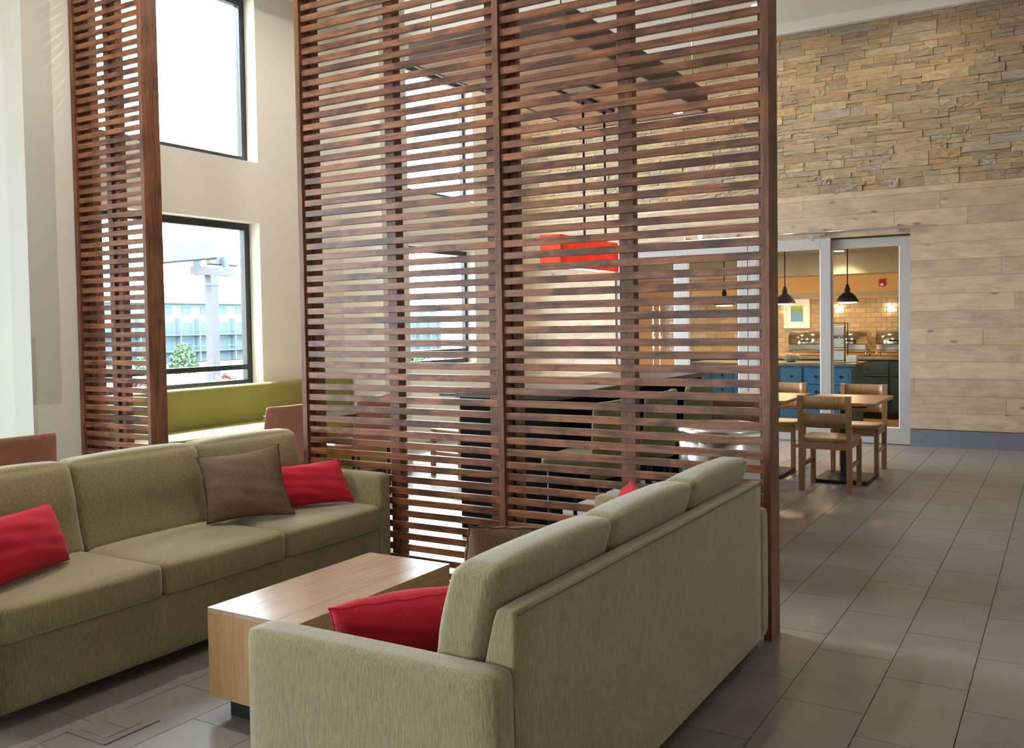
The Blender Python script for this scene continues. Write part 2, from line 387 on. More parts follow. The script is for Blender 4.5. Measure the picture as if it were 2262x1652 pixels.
# near left recess: wall facing the camera and the glazed side beyond it
struct(box('wall_left_return', (XL, XW), (3.80, 4.02), (0, ZC), 'wallp'))
W4 = [(a, a+1.7, .9, 3.7) for a in (-4.6, -2.5)]
wall_with_holes('wall_left_near', 'x', XL, -.22, YB, 3.80, 0, ZC, W4, 'wallp')
W5 = [(a, a+1.4, .9, 2.6) for a in (-4.3,)]
wall_with_holes('wall_back', 'y', YB, -.22, XL, XR, 0, ZC, W5, 'wallp')
struct(box('wall_right', (XR, XR+.2), (YB, YF), (0, ZC), 'wallp'))
struct(box('ceiling', (XW-.2, XR), (YB, YF+.2), (ZC, ZC+.2), 'white'))
struct(box('ceiling_side', (XL, XW-.2), (YB, 4.02), (ZC, ZC+.2), 'white')); struct(box('ceiling_deep', (X3-.2, XW-.2), (YC, YF+.2), (ZC, ZC+.2), 'white'))
struct(box('ceiling_soffit', (XW, -5.7), (3.80, YC), (4.456, ZC), 'white'))
struct(box('trim_1', (X3, XR), (YF-.10, YF), (ZS1, ZC), 'white'))
# corner guard on the left outside corner
tag(box('corner_guard', (XW, XW+.003), (3.80, 3.83), (.1, 1.414), 'glass'), 'clear plastic guard on the outside corner of the beige wall', 'corner guard')
# portals in the openings guide the sky light
for h in W1+W3:
    xx = XW if h in W1 else X3
    portal('window_portal', (xx-.2, (h[0]+h[1])/2, (h[2]+h[3])/2), (0, R(-90), 0), h[3]-h[2], h[1]-h[0])
for h in W4: portal('window_portal', (XL-.2, (h[0]+h[1])/2, (h[2]+h[3])/2), (0, R(-90), 0), h[3]-h[2], h[1]-h[0])
for h in W5: portal('window_portal', ((h[0]+h[1])/2, YB-.2, (h[2]+h[3])/2), (R(90), 0, R(180)) if 0 else (R(90), 0, 0), h[1]-h[0], h[3]-h[2])

# windows: frame members and panes
wn = 0
def window(x, h, rails=()):
    global wn; wn += 1
    o = struct(bpy.data.objects.new('window_%d' % wn, None)); col.objects.link(o); y0, y1, z0, z1 = h
    o.location = (x-.16, (y0+y1)/2, (z0+z1)/2); c = o.location
    def bar(n, ya, yb, za, zb, m='frame', t=.03): return box(n, (-t, t), (ya-c.y, yb-c.y), (za-c.z, zb-c.z), m, o)
    f = .06
    bar('stile', y0, y0+f, z0, z1); bar('stile', y1-f, y1, z0, z1); bar('rail', y0+f, y1-f, z0, z0+f); bar('rail', y0+f, y1-f, z1-f, z1)
    zz = z0+f
    for r in rails:
        bar('rail', y0+f, y1-f, r-.022, r+.022); bar('pane', y0+f, y1-f, zz, r-.022, 'glass', .004); zz = r+.022
    bar('pane', y0+f, y1-f, zz, z1-f, 'glass', .004)
    return o
window(XW, W1[0], (1.112,)); window(XW, W1[1]); 
for k, h in enumerate(W3): window(X3, h, (1.12,) if k % 2 == 0 else ())
def bigwin(axis, pos, h):
    global wn; wn += 1
    o = struct(bpy.data.objects.new('window_%d' % wn, None)); col.objects.link(o); a0, a1, z0, z1 = h
    def bar(n, ua, ub, za, zb, m, t):
        if axis == 'x': box(n, (pos-t, pos+t), (ua, ub), (za, zb), m, o)
        else: box(n, (ua, ub), (pos-t, pos+t), (za, zb), m, o)
    f = .06
    bar('stile', a0, a0+f, z0, z1, 'frame', .03); bar('stile', a1-f, a1, z0, z1, 'frame', .03); bar('rail', a0+f, a1-f, z0, z0+f, 'frame', .03); bar('rail', a0+f, a1-f, z1-f, z1, 'frame', .03)
    bar('pane', a0+f, a1-f, z0+f, z1-f, 'glass', .004)
for h in W4: bigwin('x', XL-.12, h)
for h in W5: bigwin('y', YB-.12, h)

# end wall: backing with the glazed opening, pale planks below, ledge stone above
DX0, DX1, DZ = -5.194, -1.544, 2.407
we = wall_with_holes('wall_end', 'y', YF, .2, X3, XR, 0, ZC, [(DX0, DX1, 0, DZ-.02)], 'mortar')
def plank_run(xa, xb, z0, z1):
    o = box('plank', (xa+.0012, xb-.0012), (YF-.018-random.uniform(0, .0015), YF), (z0+.0012, z1-.0012), 'plank', we)
rows = []; z = .197
while z < ZS0-.02:
    z1 = min(z+.19, ZS0)
    if ZS0-z1 < .05: z1 = ZS0
    rows.append((z, z1)); z = z1
rg = random.Random(3)
for z0, z1 in rows:
    x = X3-rg.uniform(0, 1.2)
    while x < 2.6:
        l = rg.choice((.75, 1.1, 1.5, 1.9, 2.2)); xa, xb = max(x, X3), min(x+l, 2.6); x += l
        if xb-xa < .02: continue
        if z0 < DZ-.03:
            zt = z1
            for a, b in ((xa, min(xb, DX0)), (max(xa, DX1), xb)):
                if b-a > .03: plank_run(a, b, z0, z1)
            if z1 > DZ+.01:
                a, b = max(xa, DX0), min(xb, DX1)
                if b-a > .03: plank_run(a, b, DZ, z1)
        else: plank_run(xa, xb, z0, z1)
struct(box('baseboard_end', (DX1, XR), (YF-.026, YF), (0, .19), 'base')); struct(box('baseboard_end_left', (X3, DX0), (YF-.026, YF), (0, .19), 'base'))
struct(box('baseboard_left', (XW, XW+.015), (3.83, 4.15), (0, .1), 'base'))
# ledge stone
def stone_mesh(i):
    r = random.Random(50+i); bm = bmesh.new(); nx = 5
    g = [[bm.verts.new((-.5+k/nx, -1+r.uniform(-.35, .25)*(0 if 0 else 1), -.5+j*.5+(r.uniform(-.05, .05) if j == 1 else r.uniform(-.03, .03)))) for k in range(nx+1)] for j in range(3)]
    for j in range(2):
        for k in range(nx): bm.faces.new((g[j][k], g[j][k+1], g[j+1][k+1], g[j+1][k]))
    bk = [[bm.verts.new((-.5+k/nx, 0, -.5+j)) for k in range(nx+1)] for j in range(2)]
    for k in range(nx):
        bm.faces.new((bk[0][k], bk[0][k+1], g[0][k+1], g[0][k])); bm.faces.new((g[2][k], g[2][k+1], bk[1][k+1], bk[1][k]))
    bm.faces.new([bk[0][0], g[0][0], g[1][0], g[2][0], bk[1][0]]); bm.faces.new([bk[1][-1], g[2][-1], g[1][-1], g[0][-1], bk[0][-1]])
    bmesh.ops.recalc_face_normals(bm, faces=bm.faces[:])
    me = bpy.data.meshes.new('stone'); bm.to_mesh(me); bm.free(); me.materials.append(M['stone']); return me
SM = [stone_mesh(i) for i in range(8)]
stones = []; z = ZS0
while z < ZS1-.005:
    h = rg.choice((.048, .06, .075, .09, .105)); h = min(h, ZS1-z)
    if ZS1-(z+h) < .03: h = ZS1-z
    x = X3-rg.uniform(0, .3)
    while x < 1.4:
        l = rg.uniform(.14, .52); xa, xb = max(x, X3), min(x+l, 1.4); x += l
        if xb-xa < .02: continue
        if h > .07 and rg.random() < .5:
            f = rg.uniform(.35, .65); parts = [(z, z+h*f), (z+h*f, z+h)]
            for za, zb in parts:
                if rg.random() < .5 and xb-xa > .3:
                    m_ = xa+(xb-xa)*rg.uniform(.35, .65); stones.append((xa, m_, za, zb)); stones.append((m_, xb, za, zb))
                else: stones.append((xa, xb, za, zb))
        else: stones.append((xa, xb, z, z+h))
    z += h
def seen_area(s):
    p = proj(((s[0]+s[1])/2, YF, (s[2]+s[3])/2))
    if not p or not (-50 < p[0] < 2300 and -60 < p[1] < 700): return 0
    a = (s[1]-s[0])*(s[3]-s[2])/p[2]**2
    return a*(1 if p[0] > 1716 else .45)
stones.sort(key=seen_area, reverse=True)
def stone_xf(s):
    return ((s[0]+s[1])/2, YF, (s[2]+s[3])/2), (s[1]-s[0]-.0045, rg.uniform(.014, .028), s[3]-s[2]-.003)
for i, s in enumerate(stones[:300]):
    loc, scl = stone_xf(s); link('stone', SM[i % 8], loc, we, None, scl)
bm = bmesh.new()
for i, s in enumerate(stones[300:]):
    loc, scl = stone_xf(s); t = bmesh.new(); t.from_mesh(SM[i % 8])
    bmesh.ops.scale(t, vec=scl, verts=t.verts); bmesh.ops.translate(t, vec=loc, verts=t.verts)
    tmp = bpy.data.meshes.new('t'); t.to_mesh(tmp); t.free(); bm.from_mesh(tmp); bpy.data.meshes.remove(tmp)
o = bm_obj('stone_field', bm, 'stone', (0, 0, 0), we); o['kind'] = 'stuff'

# ------------------------------------------------------------------ slatted wooden screens
PITCH, SH, ZTOP = .0644, .0365, 4.40  # unseen screen tops raised to keep the added fill off the beige wall
def screen(name, label, x0, x1, mids, studs):
    t = thing(name, label, 'screen', ((x0+x1)/2, YS+.07, 0)); ox, oy = t.location.x, t.location.y
    def b(n, xa, xb, ya, yb, za, zb, m='post', bev=.002): return box(n, (xa-ox, xb-ox), (ya-oy, yb-oy), (za, zb), m, t, bev, 1)
    PW = .037
    edges = [(x0, x0+PW)]+[(m, m+PW) for m in mids]+[(x1-PW, x1)]
    for a, c in edges: b('post', a, c, YS, YS+.14, 0, ZTOP)
    for a, c, ya, yb in studs: b('stud', a, c, YS+ya, YS+yb, .03, ZTOP-.05)
    k = 0
    spans = [(edges[i][1], edges[i+1][0]) for i in range(len(edges)-1)]
    zt = 1.052+PITCH*52
    r = random.Random(int(-x0*100))
    while zt > .04:
        if zt < ZTOP-.01:
            for a, c in spans:
                j = r.uniform(-.0022, .0022); yj = r.uniform(0, .003)
                s = b('slat', a+.0005, c-.0005, YS+.013+yj, YS+.033+yj, zt-SH+j, zt+j, 'slat', .0015)
                s.rotation_euler.y = r.uniform(-.0009, .0009)
        zt -= PITCH
    for a, c in spans: b('top_rail', a, c, YS, YS+.14, ZTOP-.04, ZTOP)
    return t
screen('slatted_screen', 'wide stained wood slat screen behind the two sofas, with a middle post', -3.978, -1.146, [-2.586],
       [(-3.945, -3.915, .075, .14), (-3.335, -3.268, .036, .105), (-2.655, -2.586, .036, .075), (-2.549, -2.50, .10, .14), (-1.893, -1.815, .036, .09), (-1.205, -1.183, .036, .14)])
screen('slatted_screen', 'narrow stained wood slat screen fixed to the beige window wall', -6.158, -5.378, [],
       [(-6.121, -6.04, .075, .14), (-5.828, -5.775, .036, .105), (-5.775, -5.72, .06, .12)])

# ------------------------------------------------------------------ sofas
def sofa(label, x_back, sgn, y0, Ls, arm):
    t = thing('sofa', label, 'sofa', (x_back+sgn*.40, y0+Ls/2, 0)); ox, oy = t.location.x, t.location.y
    D = .815
    X = lambda d: x_back+sgn*d-ox
    def blk(n, d0, d1, ya, yb, z0, z1, r=.03, puff=(0, 0, 0), fn=None, cuts=10, m='green'):
        a, c = sorted((X(d0), X(d1)))
        return soft(n, (c-a, yb-ya, z1-z0), r, m, ((a+c)/2, (ya+yb)/2-oy, (z0+z1)/2), t, puff, cuts, fn)
    blk('base', .05, D-.012, y0+arm-.005, y0+Ls-arm+.005, .055, .318, .012)
    for ya in (y0, y0+Ls-arm): blk('arm', 0, D, ya, ya+arm, .05, .622, .022, (.004, .004, .004), None, 14)
    def lean(p, u):      # the back panel thickens towards the seat
        if sgn*u.x > 0: p.x += sgn*min(.08, .20*(1-(u.z+1)/2)*.706)
        return p
    blk('back', 0, .058, y0+arm, y0+Ls-arm, .05, .756, .012, (0, 0, 0), lean, 16)
    def seam(d, ya, yb, z0, z1): a, c = sorted((X(d[0]), X(d[1]))); box('seam', (a, c), (ya-oy, yb-oy), (z0, z1), 'seam', t)
    seam((-.0012, .002), y0+arm+.01, y0+Ls-arm-.01, .741, .7435)
    cw = (Ls-2*arm)/3
    for k in range(3):
        ya = y0+arm+cw*k
        blk('seat_cushion', .16, D+.006, ya+.002, ya+cw-.002, .312, .456, .030, (.010, .003, .012), None, 16)
        def tilt(p, u):
            # the cushion leans back against the panel, its front face a little more
            f = (u.z+1)/2
            p.x -= sgn*.115*f
            return p
        blk('back_cushion', .158, .305, ya+.002, ya+cw-.002, .43, .852, .036, (.014, .003, .012), tilt, 18)
    for yy in (y0+.12, y0+Ls-.12):
        for d in (.1, D-.12):
            cyl('foot', .022, .056, 'black', (X(d), yy-oy, .028), t, 14, .028)
    return t
sofa('sage green three seat sofa on the window side of the coffee table', -4.117, 1, 1.77, 2.37, .10)
sofa('sage green three seat sofa with its back to the tiled walkway', -1.147, -1, 1.80, 2.31, .105)

def pillow(name, label, bl, br, tr, tl, T, mat, group=None, n=22, pinch=.06):
    P = [Vector(p) for p in (bl, br, tr, tl)]; c = sum(P, Vector())/4
    nrm = (P[1]-P[0]).cross(P[3]-P[0]).normalized()
    bm = bmesh.new(); uvl = bm.loops.layers.uv.new('UVMap'); r = random.Random(name+label); ph = [r.uniform(0, 6) for _ in range(6)]
    def pt(u, v, side):
        s, q = (u+1)/2, (v+1)/2
        U, V = u*(1-pinch*(1-abs(v)**1.6)), v*(1-pinch*(1-abs(u)**1.6))
        s, q = (U+1)/2, (V+1)/2
        b = P[0].lerp(P[1], s).lerp(P[3].lerp(P[2], s), q)
        pr = max(0, 1-abs(u)**2.6)**.5*max(0, 1-abs(v)**2.6)**.5
        wr = .004*math.sin(7*u+ph[0]+3*v)*math.sin(5*v+ph[1]) + .003*math.sin(13*v+ph[2]+4*u)
        edge = .0035*(abs(u)**8+abs(v)**8)*(math.sin(19*v+ph[3])+math.sin(17*u+ph[4]))
        return b-c+nrm*(side*(T/2*pr)+pr*wr+edge)
    G = {}
    for side in (1, -1):
        for i in range(n+1):
            for j in range(n+1):
                bd = i in (0, n) or j in (0, n)
                k = (i, j, 0 if bd else side)
                if k not in G:
                    f = lambda a: math.copysign(1-(1-abs(a))**1.4, a)
                    G[k] = bm.verts.new(pt(f(2*i/n-1), f(2*j/n-1), side))
    for side in (1, -1):
        for i in range(n):
            for j in range(n):
                q = []
                for a, b2 in ((i, j), (i+1, j), (i+1, j+1), (i, j+1)):
                    bd = a in (0, n) or b2 in (0, n); q.append((G[(a, b2, 0 if bd else side)], (a/n, b2/n)))
                if side < 0: q.reverse()
                f = bm.faces.new([x[0] for x in q])
                for lp, x in zip(f.loops, q): lp[uvl].uv = x[1]
    o = bm_obj(name, bm, mat, c, None, True)
    tag(o, label, 'cushion', group)
    # stitched seam round the edge: a part of its own
    bm = bmesh.new(); ring = [(i, 0) for i in range(n)]+[(n, j) for j in range(n)]+[(n-i, n) for i in range(n)]+[(0, n-j) for j in range(n)]
    f = lambda a: math.copysign(1-(1-abs(a))**1.4, a)
    cs = [pt(f(2*i/n-1), f(2*j/n-1), 0) for i, j in ring]; rr = .0028; rings = []
    for k, p in enumerate(cs):
        d = (cs[(k+1) % len(cs)]-cs[k-1]).normalized(); a = nrm; b2 = d.cross(a).normalized()
        rings.append([bm.verts.new(p+rr*(a*math.cos(t)+b2*math.sin(t))) for t in (0, 1.57, 3.14, 4.71)])
    for k in range(len(rings)):
        A, B = rings[k], rings[(k+1) % len(rings)]
        for q in range(4): bm.faces.new((A[q], A[(q+1) % 4], B[(q+1) % 4], B[q]))
    bm_obj('seam', bm, mat, (0, 0, 0), o, True)
    return o
g1 = None
pillow('lumbar_cushion', 'red lumbar cushion alone at the end of the window side sofa', (-3.48, 1.93, .478), (-3.66, 2.40, .478), (-3.75, 2.37, .715), (-3.57, 1.91, .73), .15, 'red')
pillow('square_cushion', 'square brown tweed cushion in front of a red one on the window side sofa', (-3.70, 3.17, .475), (-3.475, 3.55, .475), (-3.63, 3.60, .83), (-3.80, 3.20, .80), .16, 'tweed', None, 26, .10)
pillow('lumbar_cushion', 'red lumbar cushion tucked between the brown tweed cushion and the sofa arm', (-3.66, 3.58, .478), (-3.44, 3.985, .478), (-3.585, 4.02, .695), (-3.75, 3.62, .685), .14, 'red')
pillow('lumbar_cushion', 'red lumbar cushion behind the near arm of the walkway sofa', (-1.87, 2.045, .475), (-1.56, 2.43, .475), (-1.485, 2.37, .665), (-1.80, 1.965, .652), .15, 'red')
pillow('square_cushion', 'square brown tweed cushion leaning on the walkway sofa', (-1.74, 2.50, .475), (-1.57, 2.90, .475), (-1.45, 2.80, .755), (-1.60, 2.39, .825), .15, 'tweed', None, 26, .05)
pillow('lumbar_cushion', 'red lumbar cushion in the screen end corner of the walkway sofa', (-1.55, 3.48, .478), (-1.84, 3.86, .478), (-1.735, 3.94, .722), (-1.44, 3.56, .70), .13, 'red')

# coffee table: board-faced block on a recessed black plinth
_b = M['table'].node_tree.nodes['Principled BSDF']; _b.inputs['Coat Weight'].default_value = .6; _b.inputs['Coat Roughness'].default_value = .18
ct = thing('coffee_table', 'low oak block coffee table on a black plinth between the sofas', 'table', (-2.53, 2.82, 0))
box('plinth', (-.17, .17), (-.42, .42), (0, .085), 'black', ct)
box('body', (-.222, .222), (-.468, .468), (.08, .394), 'table', ct)
for xa, xb in ((-.224, -.09), (-.09, .12), (.12, .224)):
    box('top_board', (xa+.0003, xb-.0003), (-.47, .47), (.394, .414), 'table', ct, .0006, 1)
    box('end_board', (xa+.0003, xb-.0003), (-.4705, -.468), (.08, .394), 'tableend', ct)

# ------------------------------------------------------------------ banquette along the window wall
bq = thing('banquette', 'long olive green upholstered bench built against the window wall', 'bench', (-5.838, 5.66, 0))
box('plinth', (-.29, .20), (-1.34, 1.34), (0, .10), 'black', bq); box('base', (-.30, .24), (-1.36, 1.36), (.10, .54), 'olive', bq, .01)
soft('seat_pad', (.56, 2.72, .11), .03, 'olive', (-.02, 0, .59), bq, (0, 0, .008), 12)
soft('back_pad', (.11, 2.72, .36), .025, 'olive', (-.258, 0, .795), bq, (.01, 0, 0), 12)
def tan_chair():
    t = thing('side_chair', '', 'chair', (0, 0, 0))       # faces -x, back towards +x
    def wrap(p, u):
        p.y *= 1-.10*(u.z+1)/2; p.x += .05*(u.z+1)/2
        p.x -= .05*abs(u.y)**2.2
        return p
    soft('backrest', (.028, .50, .46), .012, 'tan', (.22, 0, .645), t, (0, 0, 0), 12, wrap)
    soft('seat', (.46, .48, .06), .025, 'tan', (-.02, 0, .445), t, (0, 0, .01), 8)
    for sx in (-.2, .2):
        for sy in (-.2, .2): cyl('leg', .012, .43, 'black', (sx, sy, .215), t, 12, .016)
    return t
tc0 = tan_chair(); tc0.location = (-5.24, 3.0, 0); tc0['label'] = 'tan leather side chair beside the beige outside corner'; tc0['group'] = 'tan side chairs by the windows'
dup(tc0, (-5.24, 5.10, 0), 0, 'tan leather side chair pulled to the bench, just past the wide screen edge')
dup(tc0, (-5.24, 6.10, 0), 0, 'tan leather side chair seen through the wide slat screen by the pilaster')
def small_table():
    t = thing('cafe_table', '', 'table'); box('top', (-.30, .30), (-.23, .23), (.715, .745), 'dark', t, .004)
    cyl('pedestal', .035, .70, 'black', (0, 0, .365), t); cyl('foot_plate', .22, .015, 'black', (0, 0, .0075), t, 32)
    return t
st0 = small_table(); st0.location = (-5.28, 5.60, 0); st0['label'] = 'dark cafe table between the olive bench and the tan chairs'
st1 = dup(st0, (-5.35, 8.15, 0), 0, 'dark cafe table behind the pilaster near the far windows')

# ------------------------------------------------------------------ wooden dining chairs and tables by the glass doors
def dining_chair():
    t = thing('dining_chair', '', 'chair')      # seat centre at origin, back at -y
    for s in (-1, 1):
        bm = bmesh.new()       # rear leg runs up into a raked back post
        pts = [(.0, 0), (-.012, .42), (-.055, .815)]; w, d = .021, .022
        rings = [[bm.verts.new((s*.195+dx*w, -.20+yy+dy*d, zz)) for dx, dy in ((-1, -1), (1, -1), (1, 1), (-1, 1))] for yy, zz in pts]
        for a, b2 in zip(rings, rings[1:]):
            for k in range(4): bm.faces.new((a[k], a[(k+1) % 4], b2[(k+1) % 4], b2[k]))
        bm.faces.new(rings[0][::-1]); bm.faces.new(rings[-1]); bm_obj('leg', bm, 'chair', (0, 0, 0), t)
        box('leg', (s*.195-.02, s*.195+.02), (.19, .23), (0, .415), 'chair', t, .002, 1)
        box('side_rail', (s*.195-.012, s*.195+.012), (-.19, .19), (.37, .42), 'chair', t); box('stretcher', (s*.195-.010, s*.195+.010), (-.19, .19), (.20, .235), 'chair', t)
    box('front_rail', (-.18, .18), (.198, .222), (.36, .42), 'chair', t); box('rear_rail', (-.18, .18), (-.225, -.20), (.36, .42), 'chair', t)
    def dish(p, u):
        if u.z > 0: p.z -= .010*(1-u.x**2)*(1-u.y**2)
        return p
    soft('seat', (.43, .44, .035), .01, 'chair', (0, .005, .438), t, (0, 0, 0), 8, dish)
    for z0, z1, yb in ((.545, .668, -.224), (.70, .812, -.243)):
        bm = bmesh.new(); n = 8
        for za, zb in ((z0, z1),):
            vs_ = []
            for k in range(n+1):
                u = -1+2*k/n; x = u*.178; yy = yb-.022*(1-u*u)
                vs_.append([bm.verts.new((x, yy+a, z)) for a, z in ((-.009, za), (.009, za), (.009-.012, zb), (-.009-.012, zb))])
            for a, b2 in zip(vs_, vs_[1:]):
                for q in range(4): bm.faces.new((a[q], a[(q+1) % 4], b2[(q+1) % 4], b2[q]))
            bm.faces.new(vs_[0]); bm.faces.new(vs_[-1][::-1])
        bm_obj('back_slat', bm, 'chair', (0, 0, 0), t, True)
    return t
dc = dining_chair(); dc.location = (-1.755, 8.225, 0); dc['label'] = 'oak dining chair with its back to the sofas at the walkway table'; dc['group'] = 'oak dining chairs by the glass doors'
dup(dc, (-1.72, 9.29, 0), R(180), 'oak dining chair on the glass door side of the walkway table')
dup(dc, (-2.49, 9.32, 0), R(180), 'oak dining chair on the glass door side of the table beside the screen post')
dup(dc, (-2.51, 8.215, 0), 0, 'oak dining chair seen through the slats at the table beside the screen post')
dup(dc, (-5.05, 7.45, 0), R(75), 'sunlit oak dining chair by the far window, behind the screen')
def dining_table(loc, label):
    t = thing('dining_table', label, 'table', loc)
    box('top', (-.33, .33), (-.475, .475), (.705, .735), 'chair', t, .003, 1); box('top_bracket', (-.24, .24), (-.38, .38), (.685, .705), 'black', t)
    box('column', (-.04, .04), (-.04, .04), (.03, .69), 'black', t); box('foot_plate', (-.23, .23), (-.28, .28), (0, .03), 'black', t, .006)
    return t
dining_table((-1.73, 8.745, 0), 'small oak topped table with a black foot plate, nearest the open walkway')
dining_table((-2.485, 8.765, 0), 'small oak topped table with a black foot plate, partly behind the screen post')

# ------------------------------------------------------------------ communal counter table, stools and waste bin behind the screen
cm = thing('communal_table', 'long dark counter height table with black end panels behind the screen', 'table', (-3.19, 6.6, 0))
box('top', (-.40, .40), (-1.38, 1.40), (.96, 1.0), 'dark', cm, .004); box('end_panel', (-.38, .38), (-1.355, -1.31), (0, .96), 'ebony', cm); box('end_panel', (-.38, .38), (1.31, 1.355), (0, .96), 'ebony', cm)
box('centre_panel', (-.02, .02), (-1.31, 1.31), (.1, .96), 'ebony', cm)
def stool():
    t = thing('counter_stool', '', 'stool')
    def wrap(p, u): p.x += .03*(u.z+1)/2-.05*abs(u.y)**3; return p
    soft('backrest', (.06, .44, .46), .02, 'stool', (.20, 0, .755), t, (0, 0, 0), 10, wrap); soft('seat', (.42, .44, .10), .03, 'stool', (0, 0, .60), t, (0, 0, .012), 10)
    for sx in (-.17, .17):
        for sy in (-.17, .17): cyl('leg', .013, .55, 'black', (sx, sy, .275), t, 12)
    box('foot_rail', (-.18, -.16), (-.16, .16), (.19, .21), 'chrome', t)
    return t
s0 = stool(); s0.location = (-2.56, 5.14, 0); s0['label'] = 'olive upholstered counter stool at the near end of the communal table'; s0['group'] = 'olive counter stools'
dup(s0, (-2.56, 5.92, 0), 0, 'olive upholstered counter stool, second along the communal table')
dup(s0, (-2.56, 6.67, 0), 0, 'olive upholstered counter stool, third along the communal table')
tb = thing('waste_bin', 'round brushed steel waste bin with a domed lid behind the walkway sofa', 'bin', (-1.745, 5.33, 0))
lathe('body', [(.262, 0), (.265, .02), (.265, .775)], 'steel', (0, 0, 0), tb, 48); lathe('lid', [(.272, 0), (.275, .03), (.26, .055), (.18, .075), (.10, .08)], 'steel', (0, 0, .775), tb, 48)
lathe('opening', [(.09, 0), (.09, .004)], 'black', (0, 0, .8545), tb, 32)

# ------------------------------------------------------------------ hanging wood canopy with its lights
cx0, cx1, cy0, cy1, cz = -4.215, -2.90, 5.60, 8.45, 3.40
ca = thing('ceiling_canopy', 'suspended wood plank ceiling panel with dark edges hung on rods', 'canopy', ((cx0+cx1)/2, (cy0+cy1)/2, cz)); o_ = ca.location
box('deck', (cx0-o_.x+.02, cx1-o_.x-.02), (cy0-o_.y+.02, cy1-o_.y-.02), (.02, .03), 'fascia', ca)
FH = .20
box('edge_board', (cx0-o_.x, cx1-o_.x), (cy0-o_.y, cy0-o_.y+.02), (-.004, FH), 'fascia', ca); box('edge_board', (cx0-o_.x, cx1-o_.x), (cy1-o_.y-.02, cy1-o_.y), (-.004, FH), 'fascia', ca)
box('edge_board', (cx0-o_.x, cx0-o_.x+.02), (cy0-o_.y+.02, cy1-o_.y-.02), (-.004, FH), 'fascia', ca); box('edge_board', (cx1-o_.x-.02, cx1-o_.x), (cy0-o_.y+.02, cy1-o_.y-.02), (-.004, FH), 'fascia', ca)
yy = cy0+.02; rc = random.Random(11)
while yy < cy1-.03:
    y1 = min(yy+.127, cy1-.02); xx = cx0+.02-rc.uniform(0, .5)
    while xx < cx1-.02:
        l = rc.choice((.5, .8, 1.1)); a, b2 = max(xx, cx0+.02), min(xx+l, cx1-.02); xx += l
        if b2-a > .03: box('plank', (a-o_.x+.001, b2-o_.x-.001), (yy-o_.y+.001, y1-o_.y-.001), (0, .018), 'canopy', ca)
    yy = y1
for px, py in ((cx0+.12, cy0+.12), (cx1-.1, cy0+.12), (cx0+.12, cy1-.12), (cx1-.1, cy1-.12)):
    cyl('hanging_rod', .006, ZC-cz-.03, 'steel', (px-o_.x, py-o_.y, (ZC-cz+.03)/2), ca, 10)
def downlight(loc, label, power, group, tilt=None, r=.065, color=(1, .72, .42), cone=95):
    t = thing('recessed_light', label, 'light', loc, 0, group)
    lathe('trim_ring', [(r, -.006), (r+.018, -.006), (r+.018, 0), (r, 0)][:0] or [(r*1.25, -.008), (r*1.28, -.001)], 'white', (0, 0, 0), t, 32); lathe('lens', [(r, -.0105), (r, -.0085)], 'lampw', (0, 0, 0), t, 32)
    l = bpy.data.lights.new('recessed_lamp', 'SPOT'); l.energy = power; l.spot_size = R(cone); l.spot_blend = .7; l.color = color; l.shadow_soft_size = .06
    lo = bpy.data.objects.new('lamp', l); col.objects.link(lo); lo.parent = t; lo.location = (0, 0, -.03)
    if tilt: lo.rotation_euler = Vector(tilt).to_track_quat('-Z', 'Y').to_euler()
    return t
downlight((-3.12, 8.25, cz), 'small round light recessed in the canopy corner over the dining tables', 30, None, None, .045)
# linear pendant with a red box shade
pl = thing('pendant_lamp', 'long red box shade pendant on two black rods above the communal table', 'lamp', (-3.62, 7.22, cz))
sx_, sy_, zt_, zb_ = .095, .56, -1.225, -1.485
bm = bmesh.new()
for xr, yr in (((-sx_, sx_), (-sy_, -sy_+.004)), ((-sx_, sx_), (sy_-.004, sy_)), ((-sx_, -sx_+.004), (-sy_+.004, sy_-.004)), ((sx_-.004, sx_), (-sy_+.004, sy_-.004))): add_box(bm, xr, yr, (zb_, zt_))
bm_obj('shade', bm, 'shade', (0, 0, 0), pl); box('diffuser', (-sx_+.006, sx_-.006), (-sy_+.006, sy_-.006), (zb_+.004, zb_+.008), 'lampd', pl)
for yy in (.11, .60): cyl('rod', .011, 1.235 if yy < .56 else 1.235, 'black', (-.02, min(yy, .54), -.617), pl, 12)
box('mount_plate', (-.06, .06), (-.0, .6), (-.03, -.001), 'black', pl)
for k in (-.36, 0, .36):
    l = bpy.data.lights.new('bulb', 'POINT'); l.energy = .5; l.color = (1, .72, .42); l.shadow_soft_size = .03
    lo = bpy.data.objects.new('bulb', l); col.objects.link(lo); lo.parent = pl; lo.location = (0, k, -1.36)
vt = thing('ceiling_vent', 'square grey vent with a black frame in the plank canopy', 'vent', (-3.50, 7.0, cz))
box('face', (-.13, .13), (-.17, .17), (-.012, -.001), 'greyf', vt)
for xr, yr in (((-.16, -.13), (-.2, .2)), ((.13, .16), (-.2, .2)), ((-.13, .13), (-.2, -.17)), ((-.13, .13), (.17, .2))): box('frame_bar', xr, yr, (-.025, -.001), 'black', vt)

